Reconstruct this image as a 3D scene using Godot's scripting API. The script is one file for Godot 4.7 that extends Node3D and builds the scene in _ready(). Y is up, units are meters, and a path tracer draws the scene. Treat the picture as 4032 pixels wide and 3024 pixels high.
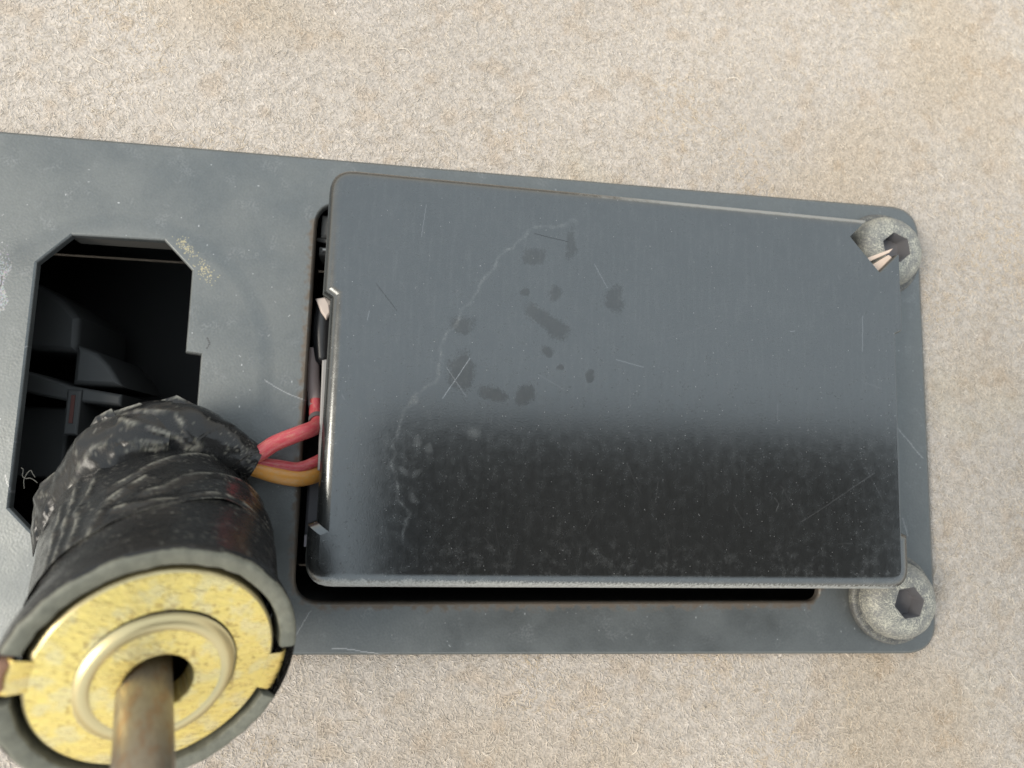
extends Node3D
# Everything is laid out in millimetres, measured with the top of the steel plate at height 0; commit() turns it into metres with the felt at y = 0.

const FELT_Y := -1.2
var rng := RandomNumberGenerator.new()


# ---------------------------------------------------------------- helpers: nodes
func to_m(p: Vector3) -> Vector3:
	return (p - Vector3(0, FELT_Y, 0)) * 0.001


func thing(called: String, at: Vector3, label: String, category: String, group := "") -> Node3D:
	var o := Node3D.new()
	o.name = called
	o.position = to_m(at)
	o.set_meta("base", at)
	o.set_meta("label", label)
	o.set_meta("category", category)
	if group:
		o.set_meta("group", group)
	add_child(o, true)
	return o


func base_of(o: Node) -> Vector3:
	while o != self:
		if o.has_meta("base"):
			return o.get_meta("base")
		o = o.get_parent()
	return Vector3(0, FELT_Y, 0)


class Shape:
	var v := PackedVector3Array()
	var n := PackedVector3Array()
	var t := PackedVector2Array()
	var c := PackedColorArray()
	var i := PackedInt32Array()

	func vert(p: Vector3, nn: Vector3, uv := Vector2.ZERO, col := Color.WHITE) -> int:
		v.append(p)
		n.append(nn)
		t.append(uv)
		c.append(col)
		return v.size() - 1

	func tri(a: int, b: int, d: int) -> void:
		var g := (v[d] - v[a]).cross(v[b] - v[a])
		if g.dot(n[a] + n[b] + n[d]) < 0.0:
			i.append_array([a, d, b])
		else:
			i.append_array([a, b, d])

	func quad(a: int, b: int, d: int, e: int) -> void:
		tri(a, b, d)
		tri(a, d, e)

	# P[row][column]; normals from the neighbours; side = 1 or -1 turns them over
	func grid(P: Array, side := 1.0, closed := false, uv := Vector2.ONE, cols: Array = []) -> void:
		var rows := P.size()
		var w: int = P[0].size()
		var first := v.size()
		for r in rows:
			for k in w:
				var k0 := k - 1
				var k1 := k + 1
				if closed:
					k0 = (w - 2) if k == 0 else k0
					k1 = 1 if k == w - 1 else k1
				k0 = clampi(k0, 0, w - 1)
				k1 = clampi(k1, 0, w - 1)
				var r0 := maxi(r - 1, 0)
				var r1 := mini(r + 1, rows - 1)
				var du: Vector3 = P[r][k1] - P[r][k0]
				var dv: Vector3 = P[r1][k] - P[r0][k]
				if du.length() < 1e-5:
					var other: int = r1 if r == r0 else r0
					du = P[other][k1] - P[other][k0]
				var nn := du.cross(dv).normalized() * side
				vert(P[r][k], nn, Vector2(float(k) / (w - 1) * uv.x, float(r) / (rows - 1) * uv.y), cols[r][k] if cols else Color.WHITE)
		for r in rows - 1:
			for k in w - 1:
				var a := first + r * w + k
				quad(a, a + 1, a + w + 1, a + w)

	# flat polygon at height y, facing up (or down)
	func cap(poly: PackedVector2Array, y: float, up := 1.0, uvk := 0.01) -> void:
		var first := v.size()
		for p in poly:
			vert(Vector3(p.x, y, p.y), Vector3(0, up, 0), p * uvk)
		var f := Geometry2D.triangulate_polygon(poly)
		for k in range(0, f.size(), 3):
			tri(first + f[k], first + f[k + 1], first + f[k + 2])

	# walls round an outline: profile = list of (inset, y); outline given so that out = away from its inside when side = 1
	func skirt(poly: PackedVector2Array, profile: Array, side := 1.0, uvk := 0.01, smooth := 0.80, share := PackedFloat32Array()) -> void:
		var m := poly.size()
		var outs := []
		for k in m:
			var d := (poly[(k + 1) % m] - poly[k]).normalized()
			outs.append(Vector2(d.y, -d.x) * side)
		for k in m:
			var e: Vector2 = outs[k]
			var before: Vector2 = outs[(k + m - 1) % m]
			var after: Vector2 = outs[(k + 1) % m]
			var na := (e + before).normalized() if e.dot(before) > smooth else e
			var nb := (e + after).normalized() if e.dot(after) > smooth else e
			var first := v.size()
			for r in profile.size():
				var here: Vector2 = profile[r]
				var r0: Vector2 = profile[maxi(r - 1, 0)]
				var r1: Vector2 = profile[mini(r + 1, profile.size() - 1)]
				var t2 := (r1 - r0).normalized()
				for q in 2:
					var at := k if q == 0 else (k + 1) % m
					var p: Vector2 = poly[at] - mitre(outs, at, m, share) * here.x
					var h: Vector2 = na if q == 0 else nb
					var nn := Vector3(h.x * t2.y, t2.x, h.y * t2.y).normalized()
					vert(Vector3(p.x, here.y, p.y), nn, p * uvk)
			for r in profile.size() - 1:
				var a := first + r * 2
				quad(a, a + 1, a + 3, a + 2)

	# how far a corner moves per millimetre of inset; share scales the inset of each edge
	func mitre(outs: Array, k: int, m: int, share := PackedFloat32Array()) -> Vector2:
		var a: Vector2 = outs[(k + m - 1) % m]
		var b: Vector2 = outs[k]
		var wa := share[(k + m - 1) % m] if share else 1.0
		var wb := share[k] if share else 1.0
		var det := a.cross(b)
		if absf(det) < 0.02 or wa == wb:
			return (a + b) / maxf(1.0 + a.dot(b), 0.25) * (wa + wb) / 2.0
		return Vector2(wa * b.y - wb * a.y, wb * a.x - wa * b.x) / det

	func inset(poly: PackedVector2Array, by: float, side := 1.0, share := PackedFloat32Array()) -> PackedVector2Array:
		var m := poly.size()
		var outs := []
		for k in m:
			var d := (poly[(k + 1) % m] - poly[k]).normalized()
			outs.append(Vector2(d.y, -d.x) * side)
		var res := PackedVector2Array()
		for k in m:
			res.append(poly[k] - mitre(outs, k, m, share) * by)
		return res


func commit(s: Shape, called: String, m: Material, parent: Node = self) -> MeshInstance3D:
	var base := base_of(parent)
	var v := PackedVector3Array()
	v.resize(s.v.size())
	for k in s.v.size():
		v[k] = (s.v[k] - base) * 0.001
	var a := []
	a.resize(Mesh.ARRAY_MAX)
	a[Mesh.ARRAY_VERTEX] = v
	a[Mesh.ARRAY_NORMAL] = s.n
	a[Mesh.ARRAY_TEX_UV] = s.t
	a[Mesh.ARRAY_COLOR] = s.c
	a[Mesh.ARRAY_INDEX] = s.i
	var am := ArrayMesh.new()
	am.add_surface_from_arrays(Mesh.PRIMITIVE_TRIANGLES, a)
	am.surface_set_material(0, m)
	var o := MeshInstance3D.new()
	o.name = called
	o.mesh = am
	parent.add_child(o, true)
	return o


# ---------------------------------------------------------------- helpers: shapes
func clockwise(poly: PackedVector2Array) -> PackedVector2Array:
	var p := poly.duplicate()
	if Geometry2D.is_polygon_clockwise(p):
		p.reverse()
	return p


func rounded(poly: Array, radii: Array, steps := 6) -> PackedVector2Array:
	var res := PackedVector2Array()
	var m := poly.size()
	for k in m:
		var p: Vector2 = poly[k]
		var r: float = radii[k]
		if r <= 0.0:
			res.append(p)
			continue
		var a: Vector2 = (poly[(k + m - 1) % m] - p).normalized()
		var b: Vector2 = (poly[(k + 1) % m] - p).normalized()
		var half := acos(clampf(a.dot(b), -1, 1)) / 2.0
		var d := r / tan(half)
		for s in steps + 1:
			var q := float(s) / steps
			res.append((p + a * d).lerp(p, q).lerp(p.lerp(p + b * d, q), q))
	return res


func box(s: Shape, lo: Vector3, hi: Vector3, bevel := 0.15) -> void:
	var poly := clockwise(PackedVector2Array([Vector2(lo.x, lo.z), Vector2(hi.x, lo.z), Vector2(hi.x, hi.z), Vector2(lo.x, hi.z)]))
	s.skirt(poly, [Vector2(0, lo.y), Vector2(0, hi.y - bevel), Vector2(bevel * 0.3, hi.y - bevel * 0.3), Vector2(bevel, hi.y)])
	s.cap(s.inset(poly, bevel), hi.y)
	s.cap(poly, lo.y, -1.0)


func prism(s: Shape, poly: PackedVector2Array, y0: float, y1: float, bevel := 0.15) -> void:
	var p := clockwise(poly)
	s.skirt(p, [Vector2(0, y0), Vector2(0, y1 - bevel), Vector2(bevel * 0.3, y1 - bevel * 0.3), Vector2(bevel, y1)])
	s.cap(s.inset(p, bevel), y1)
	s.cap(p, y0, -1.0)


func lathe(s: Shape, c: Vector3, ax: Vector3, u: Vector3, w: Vector3, profile: Array, a0 := 0.0, a1 := TAU, cells := 72, lump := 0.0, noise: FastNoiseLite = null) -> void:
	var P := []
	for pr in profile:
		var row := PackedVector3Array()
		for k in cells + 1:
			var a := lerpf(a0, a1, float(k) / cells)
			var r: float = pr.x
			var h: float = pr.y
			var p := c + ax * h + (u * cos(a) + w * sin(a)) * r
			if noise:
				p += ((p - c).normalized()) * noise.get_noise_3dv(p * 10.0) * lump
			row.append(p)
		P.append(row)
	s.grid(P, -1.0, absf(a1 - a0 - TAU) < 0.001, Vector2(6, 2))


func curve_of(pts: Array) -> Curve3D:
	var cv := Curve3D.new()
	cv.bake_interval = 0.1
	for k in pts.size():
		var p: Vector3 = pts[k]
		var a: Vector3 = pts[maxi(k - 1, 0)]
		var b: Vector3 = pts[mini(k + 1, pts.size() - 1)]
		var t := (b - a) / 6.0
		cv.add_point(p, -t, t)
	return cv


# tube along points; radii given at the points; noise wrinkles it
func tube(s: Shape, pts: Array, radii: Array, cells := 20, along := 40, wr := 0.0, noise: FastNoiseLite = null, flat := 1.0, open := true, lap := 0.0, folds := []) -> Array:
	var cv := curve_of(pts)
	var ln := cv.get_baked_length()
	var up := Vector3(0.13, 1, 0.21).normalized()
	var marks := []
	for p in pts:
		marks.append(cv.get_closest_offset(p))
	var P := []
	var cols := []
	for r in along + 1:
		var d := ln * r / along
		var p := cv.sample_baked(d, true)
		var q0 := cv.sample_baked(maxf(d - 0.15, 0.0), true)
		var q1 := cv.sample_baked(minf(d + 0.15, ln), true)
		var tg := (q1 - q0).normalized()
		var u := tg.cross(up).normalized()
		var w := u.cross(tg).normalized()
		var k := 0
		while k < marks.size() - 2 and marks[k + 1] < d:
			k += 1
		var f := clampf((d - marks[k]) / maxf(marks[k + 1] - marks[k], 0.001), 0, 1)
		var rad: float = lerpf(radii[k], radii[k + 1], f * f * (3 - 2 * f))
		var row := PackedVector3Array()
		var crow := PackedColorArray()
		for j in cells + 1:
			var a := TAU * (j % cells) / cells
			var rr := rad
			if noise:
				rr += noise.get_noise_3d(cos(a) * 14.0, sin(a) * 14.0, d * 5.0) * wr
			if lap > 0.0:
				rr += lap * (fposmod(d / 5.2 + 0.45 * sin(a + 0.6), 1.0) - 0.5)
			var out := u * cos(a) + w * sin(a) * flat
			if folds:
				var q := p + out * rr
				var best := 9.0
				for line in folds:
					best = minf(best, off_line(Vector2(q.x, q.z), line))
				crow.append(grit(q, best, 0.8 * smooth(-22.5, -19.8, q.x) - 0.12, 0.8))
				rr += 0.25 * exp(-best * best / 0.3)
			row.append(p + out * rr)
		P.append(row)
		if folds:
			cols.append(crow)
	if not open:
		for end in [0, P.size() - 1]:
			var mid := Vector3.ZERO
			for j in cells:
				mid += P[end][j] / cells
			var row := PackedVector3Array()
			for j in cells + 1:
				row.append(mid)
			if end == 0:
				P.push_front(row)
			else:
				P.push_back(row)
	s.grid(P, 1.0, true, Vector2(1, 1), cols)
	return P


# ---------------------------------------------------------------- helpers: textures
func noise_of(seed_: int, freq: float, oct := 3, type := FastNoiseLite.TYPE_SIMPLEX_SMOOTH) -> FastNoiseLite:
	var n := FastNoiseLite.new()
	n.seed = seed_
	n.frequency = freq
	n.noise_type = type
	n.fractal_type = FastNoiseLite.FRACTAL_FBM if oct > 1 else FastNoiseLite.FRACTAL_NONE
	n.fractal_octaves = oct
	return n


func field(seed_: int, freq: float, w: int, h: int, oct := 3, type := FastNoiseLite.TYPE_SIMPLEX_SMOOTH) -> PackedByteArray:
	return noise_of(seed_, freq, oct, type).get_image(w, h, false, false, false).get_data()


func seamless(seed_: int, freq: float, w: int, h: int, oct := 3) -> PackedByteArray:
	return noise_of(seed_, freq, oct).get_seamless_image(w, h, false, false, 0.15, false).get_data()


func rgb_tex(data: PackedByteArray, w: int, h: int) -> ImageTexture:
	return ImageTexture.create_from_image(Image.create_from_data(w, h, false, Image.FORMAT_RGB8, data))


func grey_tex(data: PackedByteArray, w: int, h: int) -> ImageTexture:
	return ImageTexture.create_from_image(Image.create_from_data(w, h, false, Image.FORMAT_L8, data))


func mat(albedo: Color, rough := 0.6, metal := 0.0, spec := 0.5) -> StandardMaterial3D:
	var m := StandardMaterial3D.new()
	m.albedo_color = albedo.linear_to_srgb()
	m.roughness = rough
	m.metallic = metal
	m.metallic_specular = spec
	return m


func smooth(a: float, b: float, x: float) -> float:
	return smoothstep(a, b, x)


func byte(x: float) -> int:
	return clampi(int(x * 255.0), 0, 255)


func srgb(x: float) -> int:
	x = clampf(x, 0, 1)
	return int(255.0 * (12.92 * x if x < 0.0031308 else 1.055 * pow(x, 0.41667) - 0.055))


# distance from a point to a polyline
func off_line(p: Vector2, line: Array) -> float:
	var best := 1e9
	for k in line.size() - 1:
		best = minf(best, p.distance_to(Geometry2D.get_closest_point_to_segment(p, line[k], line[k + 1])))
	return best


# ================================================================ the scene
func _ready() -> void:
	rng.seed = 7
	# camera
	var cam := Camera3D.new()
	cam.name = "camera"
	cam.near = 0.002
	cam.far = 20.0
	cam.keep_aspect = Camera3D.KEEP_HEIGHT
	var X := Vector3(0.991205, 0.128801, -0.030394)
	var up := Vector3(-0.045981, 0.119822, -0.991730)
	var back := X.cross(up)
	cam.transform = Transform3D(Basis(X, up, back), to_m(Vector3(0, 91.942, 0)))
	var ph := CameraAttributesPhysical.new()
	ph.frustum_focal_length = 21.6998
	ph.frustum_focus_distance = 0.086
	ph.frustum_near = 0.002
	ph.frustum_far = 20.0
	ph.exposure_aperture = 21.0
	cam.attributes = ph
	cam.fov = 57.87
	add_child(cam)

	# sky, sun and exposure
	var sky := ProceduralSkyMaterial.new()
	sky.sky_top_color = Color(0.88, 0.93, 0.97)
	sky.sky_horizon_color = Color(1.0, 0.97, 0.91)
	sky.sky_curve = 0.25
	sky.sky_energy_multiplier = 1.0
	sky.ground_bottom_color = Color(0.45, 0.42, 0.38)
	sky.ground_horizon_color = Color(0.62, 0.59, 0.53)
	var env := Environment.new()
	env.background_mode = Environment.BG_SKY
	env.sky = Sky.new()
	env.sky.sky_material = sky
	env.tonemap_mode = Environment.TONE_MAPPER_LINEAR
	env.tonemap_exposure = 1.5
	env.sdfgi_enabled = true
	env.ssao_enabled = true
	env.ssil_enabled = true
	var we := WorldEnvironment.new()
	we.name = "daylight"
	we.environment = env
	add_child(we)
	var sun := DirectionalLight3D.new()
	sun.name = "sun"
	sun.light_energy = 0.7
	sun.light_color = Color(1.0, 0.97, 0.92)
	sun.light_angular_distance = 28.0
	sun.shadow_enabled = true
	sun.look_at_from_position(Vector3(-0.70, 0.68, 0.17), Vector3.ZERO)
	add_child(sun)

	make_felt()
	make_plate()
	make_mechanism()
	make_connector()
	make_module()
	make_bolts()
	make_actuator()
	make_wires()
	make_lint()
	make_phone()


# ---------------------------------------------------------------- felt
const HOLE := Rect2(-84, -36, 152, 54)


func make_felt() -> void:
	var S := 1536
	var h := PackedFloat32Array()
	h.resize(S * S)
	var soft := seamless(3, 0.03, S, S, 3)
	var fine := seamless(4, 0.11, S, S, 2)
	for k in S * S:
		h[k] = 0.16 + (soft[k] - 128) / 600.0 + (fine[k] - 128) / 420.0
	# fibres: pale curls over dark gaps, 12.8 texels to the millimetre
	for f in 30000:
		var p := Vector2(rng.randf() * S, rng.randf() * S)
		var a := rng.randf() * TAU
		var bend := rng.randfn(0.0, 0.14)
		var tone := rng.randf_range(0.35, 0.95)
		var ln := rng.randi_range(6, 20)
		var wide := rng.randf() < 0.45
		for s in ln:
			a += bend + rng.randf_range(-0.1, 0.1)
			p += Vector2(cos(a), sin(a))
			var x := posmod(int(p.x), S)
			var y := posmod(int(p.y), S)
			var at := y * S + x
			h[at] = maxf(h[at], tone)
			if wide:
				at = y * S + (x + 1) % S
				h[at] = maxf(h[at], tone * 0.9)
				at = ((y + 1) % S) * S + x
				h[at] = maxf(h[at], tone * 0.9)
	var col := PackedByteArray()
	col.resize(S * S * 3)
	var hb := PackedByteArray()
	hb.resize(S * S)
	var stain := seamless(9, 0.008, S, S, 4)
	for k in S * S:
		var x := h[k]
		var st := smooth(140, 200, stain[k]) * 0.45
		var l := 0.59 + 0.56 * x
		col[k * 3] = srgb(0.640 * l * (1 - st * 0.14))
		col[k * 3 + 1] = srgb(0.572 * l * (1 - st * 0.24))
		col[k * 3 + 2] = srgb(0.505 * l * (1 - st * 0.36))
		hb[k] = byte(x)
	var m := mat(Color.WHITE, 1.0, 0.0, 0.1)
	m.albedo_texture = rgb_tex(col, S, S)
	m.heightmap_enabled = true
	m.heightmap_texture = grey_tex(hb, S, S)
	m.heightmap_scale = 0.018
	m.vertex_color_use_as_albedo = true

	var xs := []
	var zs := []
	var x := -164.0
	while x <= 188.0:
		xs.append(x)
		x += 4.0
	var z := -132.0
	while z <= 110.0:
		zs.append(z)
		z += 3.0
	xs.push_front(-700.0)
	xs.push_back(700.0)
	zs.push_front(-600.0)
	zs.push_back(600.0)
	var wave := noise_of(21, 0.018, 3)
	var blot := noise_of(22, 0.03, 4)
	var s := Shape.new()
	var ids := {}
	for j in zs.size():
		for i in xs.size():
			var px: float = xs[i]
			var pz: float = zs[j]
			var e := 1.0
			var near := Vector3(px, FELT_Y - 0.18 + wave.get_noise_2d(px, pz) * 0.45, pz)
			var n := Vector3(-(wave.get_noise_2d(px + 1, pz) - wave.get_noise_2d(px - 1, pz)) * 0.225, 1, -(wave.get_noise_2d(px, pz + 1) - wave.get_noise_2d(px, pz - 1)) * 0.225).normalized()
			var b := smooth(0.0, 0.5, blot.get_noise_2d(px * 0.6, pz * 0.6))
			e = 1.0 + 0.16 * wave.get_noise_2d(px * 0.8 + 300.0, pz * 0.8)
			ids[Vector2i(i, j)] = s.vert(near, n, Vector2(px, pz) / 84.0, Color(1 - 0.06 * b, 1 - 0.11 * b, 1 - 0.19 * b) * e)
	for j in zs.size() - 1:
		for i in xs.size() - 1:
			var mid := Vector2((xs[i] + xs[i + 1]) / 2, (zs[j] + zs[j + 1]) / 2)
			if HOLE.has_point(mid):
				continue
			s.quad(ids[Vector2i(i, j)], ids[Vector2i(i + 1, j)], ids[Vector2i(i + 1, j + 1)], ids[Vector2i(i, j + 1)])
	var felt := commit(s, "felt_carpet", m)
	felt.set_meta("kind", "structure")
	felt.set_meta("label", "beige felt carpet of matted fibres under the grey steel plate")

	# loose fibres standing out of the felt
	for kind in 3:
		var fs := Shape.new()
		var pts := []
		var a := 0.0
		var p := Vector3.ZERO
		for k in 6:
			pts.append(p)
			a += [0.35, 0.8, -0.15][kind] + rng.randf_range(-0.3, 0.3)
			p += Vector3(cos(a), [0.22, 0.1, -0.02][k % 3] * (1.0 if k < 3 else -0.7), sin(a)) * [0.17, 0.12, 0.20][kind]
		tube(fs, pts, [0.014, 0.022, 0.022, 0.020, 0.020, 0.012], 4, 7)
		for k in fs.v.size():
			fs.v[k] *= 0.001
		var arr := []
		arr.resize(Mesh.ARRAY_MAX)
		arr[Mesh.ARRAY_VERTEX] = fs.v
		arr[Mesh.ARRAY_NORMAL] = fs.n
		arr[Mesh.ARRAY_TEX_UV] = fs.t
		arr[Mesh.ARRAY_INDEX] = fs.i
		var am := ArrayMesh.new()
		am.add_surface_from_arrays(Mesh.PRIMITIVE_TRIANGLES, arr)
		var fm := mat(Color(0.66, 0.59, 0.50), 0.9, 0.0, 0.3)
		fm.vertex_color_use_as_albedo = true
		am.surface_set_material(0, fm)
		var mm := MultiMesh.new()
		mm.transform_format = MultiMesh.TRANSFORM_3D
		mm.use_colors = true
		mm.mesh = am
		var spots := []
		while spots.size() < 27000:
			var q := Vector2(rng.randf_range(-75, 112), rng.randf_range(-92, 56))
			if Rect2(-90, -40.5, 161.5, 63).has_point(q):
				continue
			spots.append(q)
		mm.instance_count = spots.size()
		for k in spots.size():
			var q: Vector2 = spots[k]
			var b := Basis.from_euler(Vector3(rng.randf_range(-0.35, 0.35), rng.randf() * TAU, rng.randf_range(-0.35, 0.35))).scaled(Vector3.ONE * (rng.randf_range(2.0, 3.2) if k % 500 == 0 else rng.randf_range(0.6, 1.5)))
			var y := FELT_Y - 0.16 + wave.get_noise_2d(q.x, q.y) * 0.45
			mm.set_instance_transform(k, Transform3D(b, to_m(Vector3(q.x, y, q.y))))
			var t := rng.randf_range(0.75, 1.2)
			var bb := smooth(0.10, 0.5, blot.get_noise_2d(q.x, q.y))
			mm.set_instance_color(k, Color(t, t * (1 - 0.06 * bb), t * (1 - 0.16 * bb)))
		var o := MultiMeshInstance3D.new()
		o.name = "felt_fibres"
		o.multimesh = mm
		o.set_meta("kind", "stuff")
		felt.add_child(o, true)


# ---------------------------------------------------------------- steel plate
func plate_material() -> StandardMaterial3D:
	var W := 1400
	var H := 600
	# 8 texels to the millimetre: u from x -100, v from z -45
	var col := PackedByteArray()
	col.resize(W * H * 3)
	var ro := PackedByteArray()
	ro.resize(W * H)
	var hb := PackedByteArray()
	hb.resize(W * H)
	var a := field(31, 0.012, W, H, 5)
	var b := field(32, 0.09, W, H, 3)
	var c := field(33, 0.35, W, H, 2)
	var d := field(34, 0.03, W, H, 4)
	var slot := [Vector2(-15.4, -32), Vector2(-15.1, 12), Vector2(-14.9, 14.6), Vector2(-13.6, 16.4), Vector2(-11, 17), Vector2(53, 16.5), Vector2(55, 14.5)]
	for y in H:
		for x in W:
			var k := y * W + x
			var p := Vector2(x / 8.0 - 100.0, y / 8.0 - 45.0)
			var l := 0.98 + (a[k] - 128) / 1300.0 + (b[k] - 128) / 2600.0 + (c[k] - 128) / 1400.0
			# powdery scuffs, thicker on the left half
			var dust := smooth(150, 215, d[k]) * smooth(90, 190, c[k]) * 0.15
			var h := 0.5 + (c[k] - 128) / 5000.0
			# stamped ring round the eight-sided opening
			var rd := p.distance_to(Vector2(-38.8, -12.0)) if p.y < -12 else Vector2(p.x + 38.8, 0).length()
			h += 0.45 * smooth(19.6, 17.2, rd)
			var r := 0.0
			if p.x > -19 and p.y > -36:
				var ol := off_line(p, slot)
				r = smooth(1.1, 0.15, ol + (b[k] - 128) / 160.0) * 0.8
			var rr := 0.142 * l
			var gg := 0.151 * l
			var bb := 0.150 * l
			rr = lerpf(lerpf(rr, 0.42, dust), 0.15, r)
			gg = lerpf(lerpf(gg, 0.42, dust), 0.115, r)
			bb = lerpf(lerpf(bb, 0.43, dust), 0.085, r)
			col[k * 3] = srgb(rr)
			col[k * 3 + 1] = srgb(gg)
			col[k * 3 + 2] = srgb(bb)
			ro[k] = byte(0.46 + (a[k] - 128) / 800.0 + dust * 0.3 + r * 0.3)
			hb[k] = byte(h)
	# specks, lint and fine scratches
	for n in 520:
		var q := Vector2i(rng.randi_range(2, W - 3), rng.randi_range(2, H - 3))
		var t := rng.randf_range(0.24, 0.5)
		for e in rng.randi_range(1, 2):
			var k := (q.y + rng.randi_range(0, 1)) * W + q.x + rng.randi_range(0, 1)
			for g in 3:
				col[k * 3 + g] = srgb(t)
	for n in 45:
		var q := Vector2(rng.randf() * W, rng.randf() * H)
		var dir := rng.randf() * TAU
		var t := rng.randf_range(0.24, 0.36)
		for e in rng.randi_range(10, 70):
			dir += rng.randf_range(-0.04, 0.04)
			q += Vector2(cos(dir), sin(dir))
			if q.x < 1 or q.y < 1 or q.x > W - 2 or q.y > H - 2:
				break
			var k := int(q.y) * W + int(q.x)
			for g in 3:
				col[k * 3 + g] = srgb(t)
	# worn pale patch left of the opening
	for n in 1500:
		var q := Vector2(-53.2 + rng.randfn(0, 0.9), -20.6 + rng.randfn(0, 2.0))
		if sin(q.y * 1.4) * 0.4 + (q.x + 53.2) > 0.9:
			continue
		var k := int((q.y + 45) * 8) * W + int((q.x + 100) * 8)
		for g in 3:
			col[k * 3 + g] = srgb(rng.randf_range(0.20, 0.27) + 0.008 * g)
	for n in 200:
		var f := n / 199.0
		for mk in [[Vector2(-53.0, -22.2), Vector2(-53.8, -19.4)], [Vector2(-28.0, -15.8), Vector2(-27.9, -14.4)]]:
			var q: Vector2 = mk[0].lerp(mk[1], f) + Vector2(0.35 * sin(f * PI), 0)
			var k := int((q.y + 45) * 8) * W + int((q.x + 100) * 8)
			for g in 3:
				col[k * 3 + g] = srgb(0.075)
	# crumbs of yellow dirt along the stamped edge
	for n in 230:
		var f := rng.randf()
		var q := Vector2(-32.3, -28.4).lerp(Vector2(-28.0, -23.4), f) + Vector2(rng.randfn(0, 0.4), rng.randfn(0, 0.4))
		if f > 0.38 and f < 0.66 and rng.randf() < 0.8:
			continue
		var k := int((q.y + 45) * 8) * W + int((q.x + 100) * 8)
		col[k * 3] = srgb(0.38)
		col[k * 3 + 1] = srgb(0.33)
		col[k * 3 + 2] = srgb(0.21)
	var m := mat(Color.WHITE, 1.0, 0.65, 0.6)
	m.albedo_texture = rgb_tex(col, W, H)
	m.roughness_texture = grey_tex(ro, W, H)
	m.heightmap_enabled = true
	m.heightmap_texture = grey_tex(hb, W, H)
	m.heightmap_scale = 0.03
	m.uv1_scale = Vector3(100.0 / 175.0, 100.0 / 75.0, 1)
	m.uv1_offset = Vector3(100.0 / 175.0, 45.0 / 75.0, 0)
	return m


func octagon() -> PackedVector2Array:
	return PackedVector2Array([Vector2(-45.4, -28.1), Vector2(-34.3, -28.2), Vector2(-30.6, -24.5), Vector2(-30.5, -13.7), Vector2(-28.6, -13.5), Vector2(-28.5, 5.0), Vector2(-32, 9.1), Vector2(-46.0, 9.1), Vector2(-49.0, 6.2), Vector2(-49.15, -24.2)])


func slot_outline() -> PackedVector2Array:
	return rounded([Vector2(-15.4, -34.8), Vector2(52, -34.8), Vector2(55.0, -31), Vector2(55.0, 16.4), Vector2(-15.1, 17.0)], [3.0, 1, 2, 1.8, 3.2])


func make_plate() -> void:
	var root := thing("mounting_plate", Vector3(-8, FELT_Y, -9), "long grey painted steel plate with an eight-sided opening, bolted down on the felt", "metal plate")
	var m := plate_material()
	var outer := clockwise(rounded([Vector2(-97, -41.2), Vector2(72.4, -41.2), Vector2(72.4, 23.4), Vector2(-97, 23.4)], [2, 4.6, 4.8, 2], 10))
	var holes := [clockwise(octagon()), clockwise(slot_outline())]
	var s := Shape.new()
	s.skirt(outer, [Vector2(0, -1.0), Vector2(0, -0.4), Vector2(0.1, -0.14), Vector2(0.4, 0)])
	var tops := []
	for hole in holes:
		s.skirt(hole, [Vector2(0, -1.0), Vector2(0, -0.32), Vector2(0.08, -0.1), Vector2(0.3, 0)], -1.0)
	var inner := s.inset(outer, 0.4)
	for band in [[-200.0, -39.0], [-39.0, 20.0], [20.0, 200.0]]:
		var strip := PackedVector2Array([Vector2(band[0], -90), Vector2(band[1], -90), Vector2(band[1], 90), Vector2(band[0], 90)])
		for piece in Geometry2D.intersect_polygons(inner, strip):
			var left := [piece]
			for hole in holes:
				var grown := s.inset(hole, -0.3, 1.0)
				var next := []
				for q in left:
					next.append_array(Geometry2D.clip_polygons(q, grown))
				left = next
			tops.append_array(left)
	for q in tops:
		s.cap(q, 0.0)
		s.cap(q, -1.0, -1.0)
	commit(s, "sheet", m, root)
	# folded lip under the top edge of the opening, and the dark housing below
	var dark := mat(Color(0.022, 0.022, 0.021), 0.7)
	var lip := Shape.new()
	box(lip, Vector3(-46.2, -4.2, -29.0), Vector3(-33.6, -1.02, -28.3), 0.1)
	commit(lip, "folded_lip", mat(Color(0.075, 0.07, 0.062), 0.7), root)
	var w := Shape.new()
	for b in [[Vector3(-84, -34, -36), Vector3(-82.5, -1.3, 18)], [Vector3(66.5, -34, -36), Vector3(68, -1.3, 18)], [Vector3(-82.5, -34, -36), Vector3(66.5, -1.3, -34.9)], [Vector3(-82.5, -34, 17.1), Vector3(66.5, -1.3, 18)], [Vector3(-82.5, -36, -34.9), Vector3(66.5, -34, 17.1)]]:
		box(w, b[0], b[1], 0.2)
	commit(w, "housing", dark, root)
	var wall := Shape.new()
	box(wall, Vector3(-22, -34, -34.9), Vector3(-20, -1.05, 17.1), 0.2)
	commit(wall, "partition", dark, root)


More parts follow.
